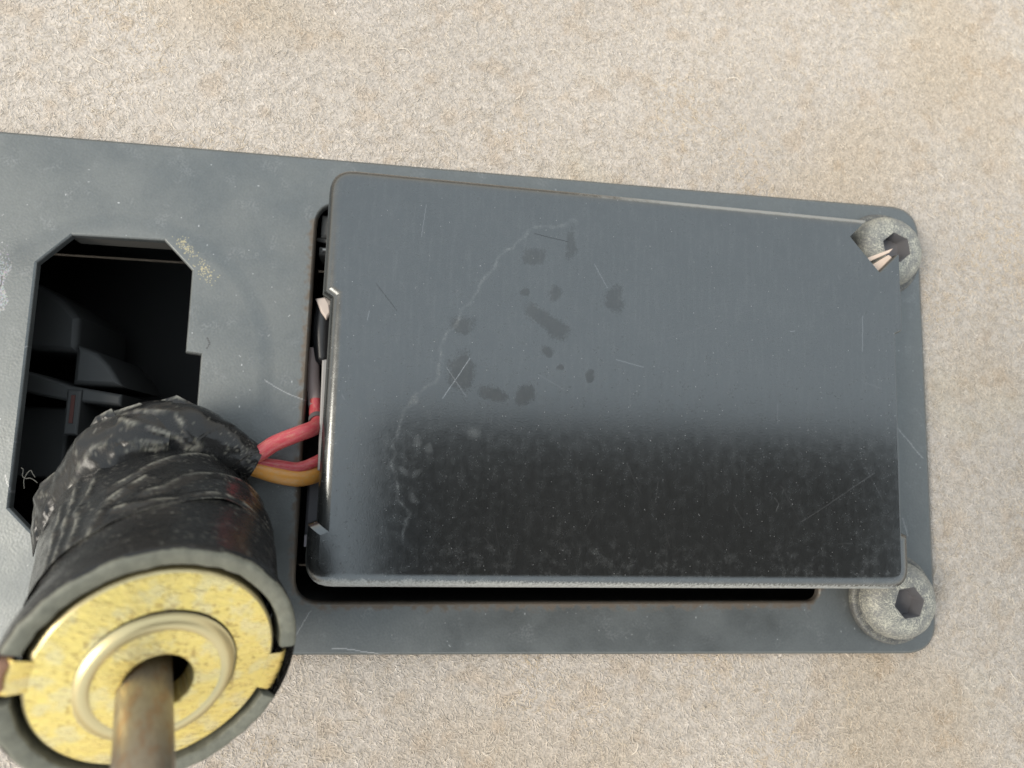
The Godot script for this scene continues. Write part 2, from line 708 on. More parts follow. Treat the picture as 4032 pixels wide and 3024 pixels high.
func make_mechanism() -> void:
	var root := thing("latch_mechanism", Vector3(-46, -20, -8), "black plastic latch parts in the dark inside the eight-sided opening", "latch")
	var m := mat(Color(0.034, 0.035, 0.034), 0.6)
	var s := Shape.new()
	var arc := PackedVector2Array([Vector2(-60, -25.5), Vector2(-54, -23.9), Vector2(-50.8, -22.0), Vector2(-48.4, -19.6), Vector2(-48.2, -14.5), Vector2(-60, -14.5)])
	prism(s, arc, -26, -10.5, 0.9)
	commit(s, "curved_guard", m, root)
	s = Shape.new()
	prism(s, PackedVector2Array([Vector2(-48.0, -15.6), Vector2(-45.2, -14.6), Vector2(-43.4, -12.9), Vector2(-41.3, -9.9), Vector2(-48.0, -9.9)]), -24, -9.5, 0.7)
	commit(s, "cam_wedge", m, root)
	s = Shape.new()
	prism(s, PackedVector2Array([Vector2(-60, -12.6), Vector2(-53.5, -11.5), Vector2(-47.6, -9.7), Vector2(-41.0, -8.8), Vector2(-41.0, -7.2), Vector2(-48, -7.6), Vector2(-60, -9.6)]), -24, -8.6, 0.4)
	commit(s, "ledge", m, root)
	s = Shape.new()
	box(s, Vector3(-47.9, -22, -9.2), Vector3(-46.0, -8.2, -3.0), 0.3)
	var post := commit(s, "post", m, root)
	s = Shape.new()
	box(s, Vector3(-47.2, -8.3, -8.4), Vector3(-46.7, -8.05, -4.6), 0.05)
	commit(s, "red_strip", mat(Color(0.06, 0.016, 0.011), 0.7), post)
	s = Shape.new()
	box(s, Vector3(-60, -24, -7.0), Vector3(-49.5, -13, 3), 0.4)
	commit(s, "block", m, root)
	s = Shape.new()
	box(s, Vector3(-43.4, -24, -7.0), Vector3(-41.2, -11, -3), 0.4)
	commit(s, "peg", m, root)


func make_connector() -> void:
	var root := thing("wire_connector", Vector3(-14, -8, -16), "black oval wire connector with a cream clip in the gap left of the cover", "connector")
	var s := Shape.new()
	tube(s, [Vector3(-13.2, -2.6, -22.4), Vector3(-13.9, -2.5, -21.5), Vector3(-14.0, -2.5, -18), Vector3(-13.7, -2.7, -14.2), Vector3(-13.2, -3.0, -13.4)], [0.3, 1.15, 1.35, 1.15, 0.3], 20, 30, 0.0, null, 1.0, false)
	commit(s, "plug_body", mat(Color(0.018, 0.018, 0.019), 0.35), root)
	s = Shape.new()
	prism(s, PackedVector2Array([Vector2(-15.0, -22.0), Vector2(-13.2, -22.4), Vector2(-12.8, -20.2), Vector2(-13.4, -19.2), Vector2(-14.2, -20.2)]), -2.2, -0.9, 0.3)
	commit(s, "clip", mat(Color(0.52, 0.44, 0.39), 0.5), root)
	s = Shape.new()
	tube(s, [Vector3(-15.2, -3.2, -15.5), Vector3(-15.0, -2.7, -12), Vector3(-14.5, -2.2, -9.2), Vector3(-14.1, -1.4, -7.6)], [0.95, 0.95, 0.9, 0.9], 16, 30)
	commit(s, "grey_sleeve", mat(Color(0.30, 0.235, 0.22), 0.55), root)
	s = Shape.new()
	box(s, Vector3(-15.0, -7, -33.9), Vector3(-10, -1.6, -30.6), 0.5)
	box(s, Vector3(-15.2, -7, -29.6), Vector3(-10, -2.2, -28.4), 0.4)
	commit(s, "bracket_end", mat(Color(0.13, 0.125, 0.115), 0.8), root)
	s = Shape.new()
	tube(s, [Vector3(-15.4, -2.6, -30.6), Vector3(-13.9, -1.9, -30.1), Vector3(-13.2, -2.1, -29.3), Vector3(-14.6, -2.0, -29.0)], [0.3, 0.32, 0.32, 0.3], 10, 20)
	commit(s, "retaining_spring", mat(Color(0.32, 0.31, 0.29), 0.4, 0.8), root)


# ---------------------------------------------------------------- black module cover
func cover_material() -> StandardMaterial3D:
	var W := 1024
	var H := 704
	# 13 texels to the millimetre: u from x -14, v from z -39
	var col := PackedByteArray()
	col.resize(W * H * 3)
	var ro := PackedByteArray()
	ro.resize(W * H)
	var me := PackedByteArray()
	me.resize(W * H)
	var hb := PackedByteArray()
	hb.resize(W * H)
	var big := field(41, 0.008, W, H, 4)
	var mid := field(42, 0.045, W, H, 4)
	var fine := field(43, 0.22, W, H, 2)
	var grain := field(44, 0.5, W, H, 1)
	var n_st := noise_of(45, 0.06, 3)
	var n_warp := noise_of(46, 0.25, 3)
	var margin := [Vector2(18.2, -32.2), Vector2(13.1, -31.2), Vector2(8.5, -26.6), Vector2(5, -21), Vector2(1.85, -15.5), Vector2(1.46, -11.4), Vector2(-1.8, -7.9), Vector2(-3.0, -4.5), Vector2(-3.4, -0.6), Vector2(-2.4, 3.8), Vector2(-1.4, 5.4), Vector2(-1.8, 8.6)]
	var spots := [[17.9, -29.4, 0.75, 2.0], [13.1, -27.35, 1.25, 1.1], [15.7, -22.7, 1.0, 0.8], [11.9, -22.5, 0.5, 0.5], [14.9, -15.4, 0.8, 0.7], [12.3, -9.5, 1.15, 1.0], [20.5, -12.25, 0.6, 0.6], [4.0, -18.0, 1.4, 1.2], [4.3, -12.2, 1.5, 2.4], [8.4, -9.4, 1.5, 1.0], [16.5, -12.8, 0.5, 0.5], [23.8, -22.3, 1.2, 1.6]]
	var pale := [[-0.6, -3.2, 0.5], [0.6, -2.8, 0.55], [-1.9, 0.4, 0.6], [-0.5, 0.6, 0.7], [-0.9, 3.3, 0.55], [6.2, -4.4, 0.8]]
	for y in H:
		for x in W:
			var k := y * W + x
			var p := Vector2(x / 13.0 - 14.0, y / 13.0 - 39.0)
			var q := p + Vector2(n_warp.get_noise_2d(p.x, p.y), n_warp.get_noise_2d(p.x + 90, p.y)) * 0.7
			var g := (grain[k] - 128) / 128.0
			var fi := (fine[k] - 128) / 128.0
			var mi := (mid[k] - 128) / 128.0
			var bi := (big[k] - 128) / 128.0
			var f := 0.012 + 0.012 * bi + 0.010 * mi
			# fine dust grain, the same all over
			f += 0.012 + 0.006 * smooth(-0.2, 0.7, mi + 0.5 * fi) + 0.014 * maxf(0.0, fi) + 0.02 * maxf(0.0, g)
			# dried drops and one rubbed streak: small dull spots with outlines of their own
			var dull := 0.0
			for sp in spots:
				var dd := Vector2((q.x - sp[0]) / sp[2], (q.y - sp[1]) / sp[3]).length()
				dull = maxf(dull, smooth(1.3, 0.7, dd + 0.3 * fi + 0.3 * mi))
			var along := (q - Vector2(12.2, -21.0)).rotated(-0.62)
			if along.x > -0.5 and along.x < 7.0:
				var ends := smooth(-0.5, 0.5, along.x + 0.4 * fi) * smooth(7.0, 5.8, along.x + 0.5 * fi)
				dull = maxf(dull, ends * smooth(1.25, 0.5, absf(along.y) + 0.5 * fi))
			if n_st.get_noise_2d(p.x * 42.0, p.y * 42.0) > 0.42 and mi > 0.05:
				dull = maxf(dull, 0.6)
			var ml := off_line(q, margin) if q.x < 20.0 else 9.0
			f += 0.075 * smooth(0.35, 0.05, ml) * (0.4 + 0.8 * maxf(0.0, fi + mi + 0.3))
			for sp in pale:
				f += 0.07 * smooth(sp[2] * 1.3, sp[2] * 0.4, q.distance_to(Vector2(sp[0], sp[1])) + 0.15 * fi)
			# fine upright rubbing strokes all over
			f += 0.03 * maxf(0.0, n_st.get_noise_2d(p.x * 22.0, p.y * 2.2)) * (1.0 + fi)
			# clumps of grit along the lower edge
			f += 0.045 * smooth(-0.05, 0.6, mi + 0.4 * fi + 0.2 * bi) * smooth(6.5, 11.5, p.y + 3.0 * bi) * (1.0 + 0.6 * g)
			# pale crust on the outer curve of the lower edge and, thinner, on the upper edge
			var crust := smooth(12.9, 13.6, p.y + 0.5 * mi * smooth(20.0, -8.0, p.x) + 0.2 * fi) * (0.75 + 0.4 * fi) + smooth(-36.2 + (p.x + 13.0) * 0.0149, -36.7 + (p.x + 13.0) * 0.0149, p.y - 0.08 * mi) * smooth(12.0, 34.0, p.x + 6.0 * mi) * 0.55
			f = clampf(maxf(f, crust * 0.8), 0.0, 0.9)
			col[k * 3] = srgb(lerpf(0.116 - 0.024 * dull, 0.45, f))
			col[k * 3 + 1] = srgb(lerpf(0.120 - 0.025 * dull, 0.455, f))
			col[k * 3 + 2] = srgb(lerpf(0.120 - 0.025 * dull, 0.435, f))
			ro[k] = byte(0.19 + 0.15 * dull + 0.55 * f + 0.03 * mi)
			me[k] = byte(0.90 * (1.0 - smooth(0.0, 0.55, f)))
			hb[k] = byte(0.5 + 0.16 * g + 0.10 * fi)
	# lint, specks, scratches
	for n in 480:
		var q := Vector2i(rng.randi_range(2, W - 3), int(H * pow(rng.randf(), 0.7) * 0.985))
		var t := rng.randf_range(0.12, 0.42)
		var k := q.y * W + q.x
		for g in 3:
			col[k * 3 + g] = srgb(t)
		me[k] = 0
	var marks := [[Vector2(48.6, 5.3), Vector2(59.0, -1.2), 0.32], [Vector2(46.3, 1.2), Vector2(46.0, 1.9), 0.3], [Vector2(45.8, 0.8), Vector2(46.3, 1.2), 0.28], [Vector2(2.2, -8.6), Vector2(5.4, -13.8), 0.36], [Vector2(13, -30.3), Vector2(17.4, -29.6), 0.06], [Vector2(29, -17.0), Vector2(42, -22.0), 0.14], [Vector2(34, -14), Vector2(46, -18.5), 0.13], [Vector2(45.2, 4.0), Vector2(45.6, 3.1), 0.5], [Vector2(45.6, 3.1), Vector2(45.0, 2.3), 0.4], [Vector2(53.5, 8.0), Vector2(55.4, 7.8), 0.25], [Vector2(28.6, 2), Vector2(27.9, 6), 0.14], [Vector2(-6.5, -22.4), Vector2(-3.8, -19.2), 0.07]]
	for n in 26:
		var q := Vector2(rng.randf_range(-11, 60), rng.randf_range(-35, 12))
		marks.append([q, q + Vector2.from_angle(rng.randfn(1.2, 0.5)) * rng.randf_range(0.6, 5), rng.randf_range(0.16, 0.26)])
	for mk in marks:
		var steps := int(mk[0].distance_to(mk[1]) * 14)
		for e in steps:
			var q: Vector2 = mk[0].lerp(mk[1], float(e) / steps) + Vector2(0, sin(e * 0.03) * 0.05)
			var xx := clampi(int((q.x + 14) * 13), 0, W - 1)
			var yy := clampi(int((q.y + 39) * 13), 0, H - 1)
			for g in 3:
				col[(yy * W + xx) * 3 + g] = srgb(mk[2])
	var m := mat(Color.WHITE, 1.0, 1.0, 0.55)
	m.albedo_texture = rgb_tex(col, W, H)
	m.roughness_texture = grey_tex(ro, W, H)
	m.metallic_texture = grey_tex(me, W, H)
	m.heightmap_enabled = true
	m.heightmap_texture = grey_tex(hb, W, H)
	m.heightmap_scale = 0.0010
	var fx := W / 13.0
	var fz := H / 13.0
	m.uv1_scale = Vector3(100.0 / fx, 100.0 / fz, 1)
	m.uv1_offset = Vector3(14.0 / fx, 39.0 / fz, 0)
	m.texture_repeat = false
	return m


func make_module() -> void:
	var root := thing("control_module", Vector3(25, -6, -11), "flat black control module cover with dusty smudges, set over the slot in the plate", "module")
	var m := cover_material()
	var P := [Vector2(-13.1, -37.3), Vector2(59.8, -36.2), Vector2(56.7, -33.2), Vector2(60.9, -28.4), Vector2(64.1, -31.5), Vector2(64.1, -20.5), Vector2(63.0, -20.0), Vector2(62.8, 6.2), Vector2(64.0, 6.7), Vector2(64.0, 13.75), Vector2(-13.1, 14.2), Vector2(-13.1, 6.9), Vector2(-12.1, 6.5), Vector2(-12.15, -20.3), Vector2(-13.1, -21.0)]
	var R := [3.2, 0, 0, 0, 0, 0, 0, 0, 0, 3.0, 3.4, 0, 0, 0, 0]
	var out := clockwise(rounded(P, R, 7))
	# the pressed edge is full on the left, top and bottom, tight on the right, and sheared off square in the cut corner
	var share := PackedFloat32Array()
	for k in out.size():
		var mid := (out[k] + out[(k + 1) % out.size()]) / 2.0
		var cut := off_line(mid, [P[1], P[2], P[3], P[4]]) < 0.02
		share.append(0.08 if cut else 0.3 if mid.x > 62.0 and mid.y < 6.3 else 1.0)
	var s := Shape.new()
	var r := 1.75
	var prof := [Vector2(0, 0.6), Vector2(0, 7.0 - r)]
	for k in range(1, 8):
		var a := PI / 2 * k / 7
		prof.append(Vector2(r * (1 - cos(a)), 7.0 - r + r * sin(a)))
	s.skirt(out, prof, 1.0, 0.01, 0.80, share)
	s.cap(s.inset(out, r, 1.0, share), 7.0)
	commit(s, "cover", m, root)
	# rim flange at the lower left, grey and chipped
	s = Shape.new()
	prism(s, PackedVector2Array([Vector2(-13.0, -13.2), Vector2(-12.0, -13.4), Vector2(-12.0, 0.8), Vector2(-12.7, 0.6)]), 0.8, 3.2, 0.2)
	commit(s, "edge_flange", mat(Color(0.26, 0.25, 0.24), 0.5, 0.3), root)
	# body that hangs into the slot
	s = Shape.new()
	box(s, Vector3(-14.6, -5.5, 1.6), Vector3(49, -2.0, 10.4), 0.4)
	box(s, Vector3(-11.2, -9, -33.5), Vector3(52, 0.6, 1.2), 0.4)
	commit(s, "body", mat(Color(0.07, 0.068, 0.075), 0.5), root)
	s = Shape.new()
	box(s, Vector3(-14.5, -2.0, 8.9), Vector3(-11, -1.7, 10.4), 0.1)
	commit(s, "label_edge", mat(Color(0.24, 0.22, 0.24), 0.6), root)
	# pale prongs showing in the cut corner
	var cream := mat(Color(0.66, 0.52, 0.42), 0.45)
	s = Shape.new()
	prism(s, PackedVector2Array([Vector2(58.6, -30.3), Vector2(64.2, -32.65), Vector2(63.6, -31.95), Vector2(59.4, -29.9)]), 4.6, 5.2, 0.08)
	commit(s, "clip_prong", cream, root)
	s = Shape.new()
	prism(s, PackedVector2Array([Vector2(59.6, -29.2), Vector2(63.5, -31.65), Vector2(64.1, -31.3), Vector2(61.6, -28.4)]), 4.6, 5.2, 0.08)
	commit(s, "clip_prong", cream, root)


# ---------------------------------------------------------------- bolts
func make_bolts() -> void:
	var W := 320
	var col := PackedByteArray()
	col.resize(W * W * 3)
	var hb := PackedByteArray()
	hb.resize(W * W)
	var a := seamless(51, 0.10, W, W, 4)
	var b := seamless(52, 0.24, W, W, 2)
	var c := seamless(53, 0.02, W, W, 3)
	for k in W * W:
		var f := smooth(112, 178, 0.40 * a[k] + 0.60 * b[k] + (c[k] - 128) * 0.35)
		col[k * 3] = srgb(lerpf(0.15, 0.54, f))
		col[k * 3 + 1] = srgb(lerpf(0.152, 0.52, f))
		col[k * 3 + 2] = srgb(lerpf(0.148, 0.42, f))
		hb[k] = byte(0.3 + 0.6 * f)
	var m := mat(Color.WHITE, 0.62, 0.25, 0.6)
	m.albedo_texture = rgb_tex(col, W, W)
	m.uv1_triplanar = true
	m.uv1_scale = Vector3(72, 72, 72)
	var wm: StandardMaterial3D = m.duplicate()
	wm.albedo_color = Color(0.72, 0.72, 0.73)
	var inside := mat(Color(0.19, 0.187, 0.197), 0.5, 0.3)
	var lump := noise_of(55, 0.08, 3)
	var make := func(at: Vector3, turn: float, label: String) -> void:
		var root := thing("socket_bolt", at, label, "bolt", "socket bolts at the plate's right end")
		var s := Shape.new()
		lathe(s, at, Vector3.UP, Vector3.RIGHT, Vector3.FORWARD, [Vector2(3.0, 1.35), Vector2(5.6, 1.3), Vector2(5.95, 1.2), Vector2(6.1, 0.95), Vector2(6.1, 0.3), Vector2(5.9, 0.02)], 0, TAU, 72, 0.05, lump)
		for k in s.t.size():
			s.t[k] = Vector2(s.v[k].x - at.x, s.v[k].z - at.z) / 14.0 + Vector2(0.5, 0.5)
		commit(s, "washer", wm, root)
		s = Shape.new()
		var hx := func(ang: float, af: float) -> float: return af / 2.0 / cos(fposmod(ang + turn + PI / 6, PI / 3) - PI / 6)
		var P := []
		for r in 12:
			var row := PackedVector3Array()
			for k in 73:
				var an := TAU * (k % 72) / 72.0
				var inner: float = hx.call(an, 3.8)
				var rad: float
				var y: float
				if r < 2:
					rad = inner + 0.12 * r
					y = 4.32 + 0.05 * r
				else:
					var f := (r - 2) / 9.0
					rad = lerpf(inner + 0.35, 5.2, sin(f * PI / 2))
					y = 1.75 + 2.62 * cos(f * PI / 2 * 0.98)
				var p := at + Vector3(cos(an) * rad, y, -sin(an) * rad)
				p += Vector3(cos(an), 0.6, -sin(an)) * lump.get_noise_3dv(p * 9.0) * 0.06
				row.append(p)
			P.append(row)
		s.grid(P, -1.0, true)
		var wall := PackedVector3Array()
		for p in P[11]:
			wall.append(Vector3(p.x, 1.3, p.z))
		s.grid([P[11], wall], -1.0, true)
		for k in s.t.size():
			s.t[k] = Vector2(s.v[k].x - at.x, s.v[k].z - at.z).rotated(turn * 3.0) / 14.0 + Vector2(0.5, 0.5)
		var head := commit(s, "head", m, root)
		s = Shape.new()
		var Q := []
		for r in 3:
			var row := PackedVector3Array()
			for k in 73:
				var an := TAU * (k % 72) / 72.0
				var rad: float = hx.call(an, 3.8) if r < 2 else 0.0
				var y: float = 4.36 if r == 0 else 2.0
				row.append(at + Vector3(cos(an) * rad, y, -sin(an) * rad))
			Q.append(row)
		s.grid([Q[0], Q[1]], 1.0, true)
		s.grid([Q[1], Q[2]], 1.0, true)
		commit(s, "hex_socket", inside, head)
	make.call(Vector3(65.2, 0, 15.76), 0.35, "dust-crusted hex socket bolt and washer at the lower right corner, under the cover's full corner")
	make.call(Vector3(65.4, 0, -33.15), 0.9, "dust-crusted hex socket bolt and washer showing through the cover's cut-out corner")


# ---------------------------------------------------------------- taped actuator
var grain := noise_of(67, 0.55, 2)
var breakup := noise_of(69, 0.12, 3)
var AC := Vector3(-21.8, 25.9, 18.5)
var AX := Vector3(0.43, 0.81, 0.40).normalized()


func tape_material(seed_: int) -> StandardMaterial3D:
	var W := 384
	var ro := PackedByteArray()
	ro.resize(W * W)
	var hb := PackedByteArray()
	hb.resize(W * W)
	var a := seamless(seed_, 0.02, W, W, 4)
	var b := seamless(seed_ + 1, 0.2, W, W, 2)
	for k in W * W:
		ro[k] = byte(0.25 + (a[k] - 128) / 700.0 + (b[k] - 128) / 1500.0)
		hb[k] = byte(0.5 + (a[k] - 128) / 400.0)
	var m := mat(Color.WHITE, 1.0, 0.0, 0.42)
	m.vertex_color_use_as_albedo = true
	m.roughness_texture = grey_tex(ro, W, W)
	m.heightmap_enabled = true
	m.heightmap_texture = grey_tex(hb, W, W)
	m.heightmap_scale = 0.010
	return m


# height of a crease at a bearing
func height_on(line: Array, deg: float) -> float:
	if deg > line[0].x:
		return lerpf(line[0].y, line[-1].y, clampf((deg - line[0].x) / 200.0, 0, 1))
	for k in line.size() - 1:
		if deg >= line[k + 1].x:
			return lerpf(line[k].y, line[k + 1].y, (deg - line[k].x) / (line[k + 1].x - line[k].x))
	return line[-1].y


# colour of black tape with pale grit caught along its creases (linear)
func grit(p: Vector3, off: float, more := 0.0, faint := 1.0) -> Color:
	var g := grain.get_noise_3dv(p * 4.0)
	var b := breakup.get_noise_3dv(p * 4.0)
	var f := smooth(0.42, 0.02, off + 0.35 * g + 0.2 * b) * smooth(-0.35, 0.35, b + 0.4 * g) * 0.6 * faint
	f += smooth(0.44, 0.80, g + 0.55 * b + 0.35 * more) * 0.24
	f += 0.012
	f = clampf(f, 0.0, 0.9)
	return Color(lerpf(0.013, 0.38, f), lerpf(0.013, 0.365, f), lerpf(0.014, 0.31, f))


func on_axis(u: Vector3, w: Vector3, h: float, r: float, a: float) -> Vector3:
	return AC + AX * h + (u * cos(a) + w * sin(a)) * r


func make_actuator() -> void:
	var u := Vector3(-0.883, 0.469, 0).normalized()
	u = (u - AX * u.dot(AX)).normalized()
	var w := AX.cross(u).normalized()
	var root := thing("taped_actuator", Vector3(-33, 0, 7), "round actuator wrapped in dusty black tape, with a gold end plate and steel shaft", "actuator")
	var tape := tape_material(61)
	var wr := noise_of(65, 0.035, 3)
	var wr2 := noise_of(66, 0.09, 2)
	# creases and lapped edges of the tape, as (degrees round the axis, millimetres along it)
	var creases := [
		[Vector2(-20, -3.6), Vector2(-50, -3.2), Vector2(-65, -3.3), Vector2(-83, -3.9), Vector2(-102, -5.4), Vector2(-121, -7.2), Vector2(-150, -8.5)],
		[Vector2(-10, -9.6), Vector2(-45, -9.2), Vector2(-62, -8.8), Vector2(-79, -9.0), Vector2(-96, -9.6), Vector2(-117, -11.4), Vector2(-150, -12.5)],
		[Vector2(-70, -11.9), Vector2(-82, -11.1), Vector2(-95, -10.7), Vector2(-113, -12.2), Vector2(-150, -13.6)],
		[Vector2(-84, -13.2), Vector2(-92, -13.7), Vector2(-102, -15.2), Vector2(-117, -16.6), Vector2(-150, -19.0)],
		[Vector2(-68, -17.0), Vector2(-79, -17.5), Vector2(-90, -19.0), Vector2(-104, -20.6), Vector2(-128, -23.5), Vector2(-150, -24.5)],
		[Vector2(-35, -8.6), Vector2(-38, -10.7), Vector2(-41, -15.1), Vector2(-47, -21.2), Vector2(-52, -26)],
		[Vector2(-28, -8.6), Vector2(-31, -14), Vector2(-36, -21)],
		[Vector2(-45, -9.2), Vector2(-49, -13.1), Vector2(-50, -16.7)],
		[Vector2(-56, -9.3), Vector2(-67, -14.4), Vector2(-85, -16.4)],
		[Vector2(-55, -18.3), Vector2(-61, -21.9), Vector2(-70, -26)],
	]
	# wraps: front height, back height, radius at the front and back, crumple
	var wraps := [[-0.28, 0.0, 12.0, 11.72, 0.08, 0], [-1.0, 1.0, 11.62, 11.50, 0.20, 1], [-1.0, 2.0, 11.32, 10.3, 0.45, 2]]
	for k in wraps.size():
		var b = wraps[k]
		var rows: int = [20, 36, 110][k]
		var s := Shape.new()
		var P := []
		var cols := []
		for r in rows + 1:
			var f := float(r) / rows
			var row := PackedVector3Array()
			var crow := PackedColorArray()
			for j in 301:
				var a := TAU * (j % 300) / 300.0
				var deg := rad_to_deg(a if a < PI else a - TAU)
				var h0: float = b[0] if k == 0 else height_on(creases[k - 1], deg) + 0.0
				var h1: float = height_on(creases[k], deg) - 0.9 if k < 2 else -25.5
				var h := lerpf(h0, h1, f)
				var rad: float = lerpf(b[2], b[3], f)
				# the bundle of wires swells the back on the right
				rad += 3.1 * smooth(-4.0, -20.0, h) * pow(maxf(0.0, cos(a - deg_to_rad(-158))), 1.6)
				rad -= 1.7 * smooth(-1.5, -9.0, h) * pow(maxf(0.0, cos(a - deg_to_rad(-18))), 2.0)
				var cr := absf(wr.get_noise_3d(cos(a) * 15, sin(a) * 15 + k * 40, h * 1.6))
				rad += (0.35 - cr * 1.6) * b[4]
				rad += wr2.get_noise_3d(cos(a) * 14, sin(a) * 14, h * 1.5) * b[4] * 0.25
				var here := Vector2(deg * 0.2, h)
				var best := 9.0
				if absf(deg) < 165 and deg < 0:
					for line in creases:
						for q in line.size() - 1:
							var c0 := Vector2(line[q].x * 0.2, line[q].y)
							var c1 := Vector2(line[q + 1].x * 0.2, line[q + 1].y)
							if here.x < minf(c0.x, c1.x) - 1.0 or here.x > maxf(c0.x, c1.x) + 1.0:
								continue
							best = minf(best, here.distance_to(Geometry2D.get_closest_point_to_segment(here, c0, c1)))
				if k == 2:
					rad += 0.30 * exp(-best * best / 0.35)
				if r == 0 and k < 3:
					rad -= 0.0 if k else 0.2
				var p := on_axis(u, w, h, rad, a) - (u * cos(deg_to_rad(82)) + w * sin(deg_to_rad(82))) * 0.35 * smooth(-9.0, -0.5, h)
				row.append(p)
				crow.append(grit(p, best, 0.0, [0.15, 0.22, 0.9][k]))
			P.append(row)
			cols.append(crow)
		s.grid(P, -1.0, true, Vector2(7, 2), cols)
		commit(s, "tape_wrap", tape, root)
	# gathered tape closing the back, folding over into the wire sleeve
	var s := Shape.new()
	var P := []
	for r in 14:
		var f := r / 13.0
		var row := PackedVector3Array()
		for j in 97:
			var a := TAU * (j % 96) / 96.0
			var rad := (10.3 + 2.9 * pow(maxf(0.0, cos(a - deg_to_rad(-158))), 1.6)) * cos(f * PI / 2) - 1.7 * pow(maxf(0.0, cos(a - deg_to_rad(-18))), 2.0) * (1.0 - f) + wr.get_noise_3d(cos(a) * 22, sin(a) * 22, f * 40) * 0.8
			row.append(on_axis(u, w, -24.5 - 4.5 * sin(f * PI / 2), maxf(rad, 0.0) if r < 13 else 0.0, a) + Vector3(2.0, 0, -2.5) * f)
		P.append(row)
	var ecols := []
	for row in P:
		var crow := PackedColorArray()
		for p in row:
			crow.append(grit(p, 9.0))
		ecols.append(crow)
	s.grid(P, -1.0, true, Vector2(3, 1), ecols)
	commit(s, "tape_end", tape, root)
	var folds := [
		[Vector2(-32.4, -0.7), Vector2(-30.0, -1.3), Vector2(-27.9, -1.3), Vector2(-25.8, -0.6), Vector2(-24.4, 0.0)],
		[Vector2(-37.3, 3.3), Vector2(-36.2, 1.1), Vector2(-34.8, -1.2), Vector2(-33.3, -1.8), Vector2(-30.9, -2.0), Vector2(-27.6, -1.8), Vector2(-24.2, -0.8)],
		[Vector2(-32.9, -4.3), Vector2(-30.2, -3.6), Vector2(-27.1, -2.6), Vector2(-24.5, -1.0)],
		[Vector2(-37.1, -1.8), Vector2(-36.0, -3.5), Vector2(-34.2, -4.6), Vector2(-32.0, -5.2), Vector2(-28.4, -5.3)],
		[Vector2(-27.6, -5.2), Vector2(-25.4, -2.4), Vector2(-23.8, -0.6)],
	]
	# sleeve for the wires, an elbow that narrows to the right
	s = Shape.new()
	tube(s, [Vector3(-35, 5.0, 5), Vector3(-33.0, 6.8, 0.5), Vector3(-30.6, 7.4, -2.3), Vector3(-27.2, 7.0, -2.9), Vector3(-23.4, 5.8, -1.6), Vector3(-19.9, 4.3, -0.1)], [6.0, 5.4, 4.5, 3.7, 3.0, 2.15], 72, 150, 0.40, wr, 0.85, true, 0.12, folds)
	commit(s, "tape_sleeve", tape, root)
	s = Shape.new()
	tube(s, [Vector3(-36.5, 6.0, 4.5), Vector3(-34.0, 8.4, 0.6), Vector3(-31.0, 9.0, -1.6), Vector3(-28.4, 8.4, -1.6)], [5.2, 4.7, 3.9, 3.0], 72, 90, 0.5, wr, 0.8, true, 0.0, folds)
	commit(s, "tape_sleeve_wrap", tape, root)
	# loose flaps
	flap(root, tape, [Vector3(-42.6, 7.4, 7.0), Vector3(-42.6, 7.4, 4.6), Vector3(-42.0, 7.8, 3.0), Vector3(-38.2, 8.8, -0.2), Vector3(-36.2, 9.4, -4.6), Vector3(-34.6, 9.4, -5.6)], [Vector3(-42.2, 7.0, 11.0), Vector3(-40.6, 9.0, 8.0), Vector3(-37.0, 10.6, 4.5), Vector3(-34.4, 10.8, 1.2), Vector3(-31.0, 10.8, -1.5)])
	flap(root, tape, [Vector3(-35.4, 9.0, -5.0), Vector3(-31.9, 8.8, -6.4), Vector3(-31.2, 8.8, -6.2), Vector3(-28.2, 8.2, -7.5), Vector3(-25.6, 7.4, -6.2), Vector3(-22.2, 6.0, -3.3)], [Vector3(-33.4, 10.6, -1.0), Vector3(-31.2, 11.0, -1.6), Vector3(-28.4, 10.4, -2.2), Vector3(-26.4, 9.6, -2.0), Vector3(-23.2, 7.8, -1.0)])
	# small open curl of tape at the right
	s = Shape.new()
	var C := []
	for r in 2:
		var row := PackedVector3Array()
		for j in 16:
			var a := -1.9 + 3.6 * j / 15.0
			row.append(Vector3(-22.2 + 1.2 * cos(a) * (1 + 0.1 * r), 4.0 + 2.2 * r, 2.2 + 2.0 * sin(a)))
		C.append(row)
	var ccol := PackedColorArray()
	ccol.resize(16)
	ccol.fill(Color(0.03, 0.03, 0.03))
	s.grid(C, 1.0, false, Vector2.ONE, [ccol, ccol])
	commit(s, "tape_curl", tape, root)

	# moulded collar in segments, with gaps for the end plate's tabs
	var cw := 320
	var cc := PackedByteArray()
	cc.resize(cw * cw * 3)
	var ca := seamless(71, 0.05, cw, cw, 4)
	var cb := seamless(72, 0.3, cw, cw, 2)
	for k in cw * cw:
		var l := 0.165 + (ca[k] - 128) / 2000.0 + (cb[k] - 128) / 2600.0
		cc[k * 3] = srgb(l)
		cc[k * 3 + 1] = srgb(l * 1.0)
		cc[k * 3 + 2] = srgb(l * 0.78)
	var cm := mat(Color.WHITE, 0.6)
	cm.albedo_texture = rgb_tex(cc, cw, cw)
	cm.uv1_triplanar = true
	cm.uv1_scale = Vector3(60, 60, 60)
	var ragged := noise_of(73, 0.12, 3)
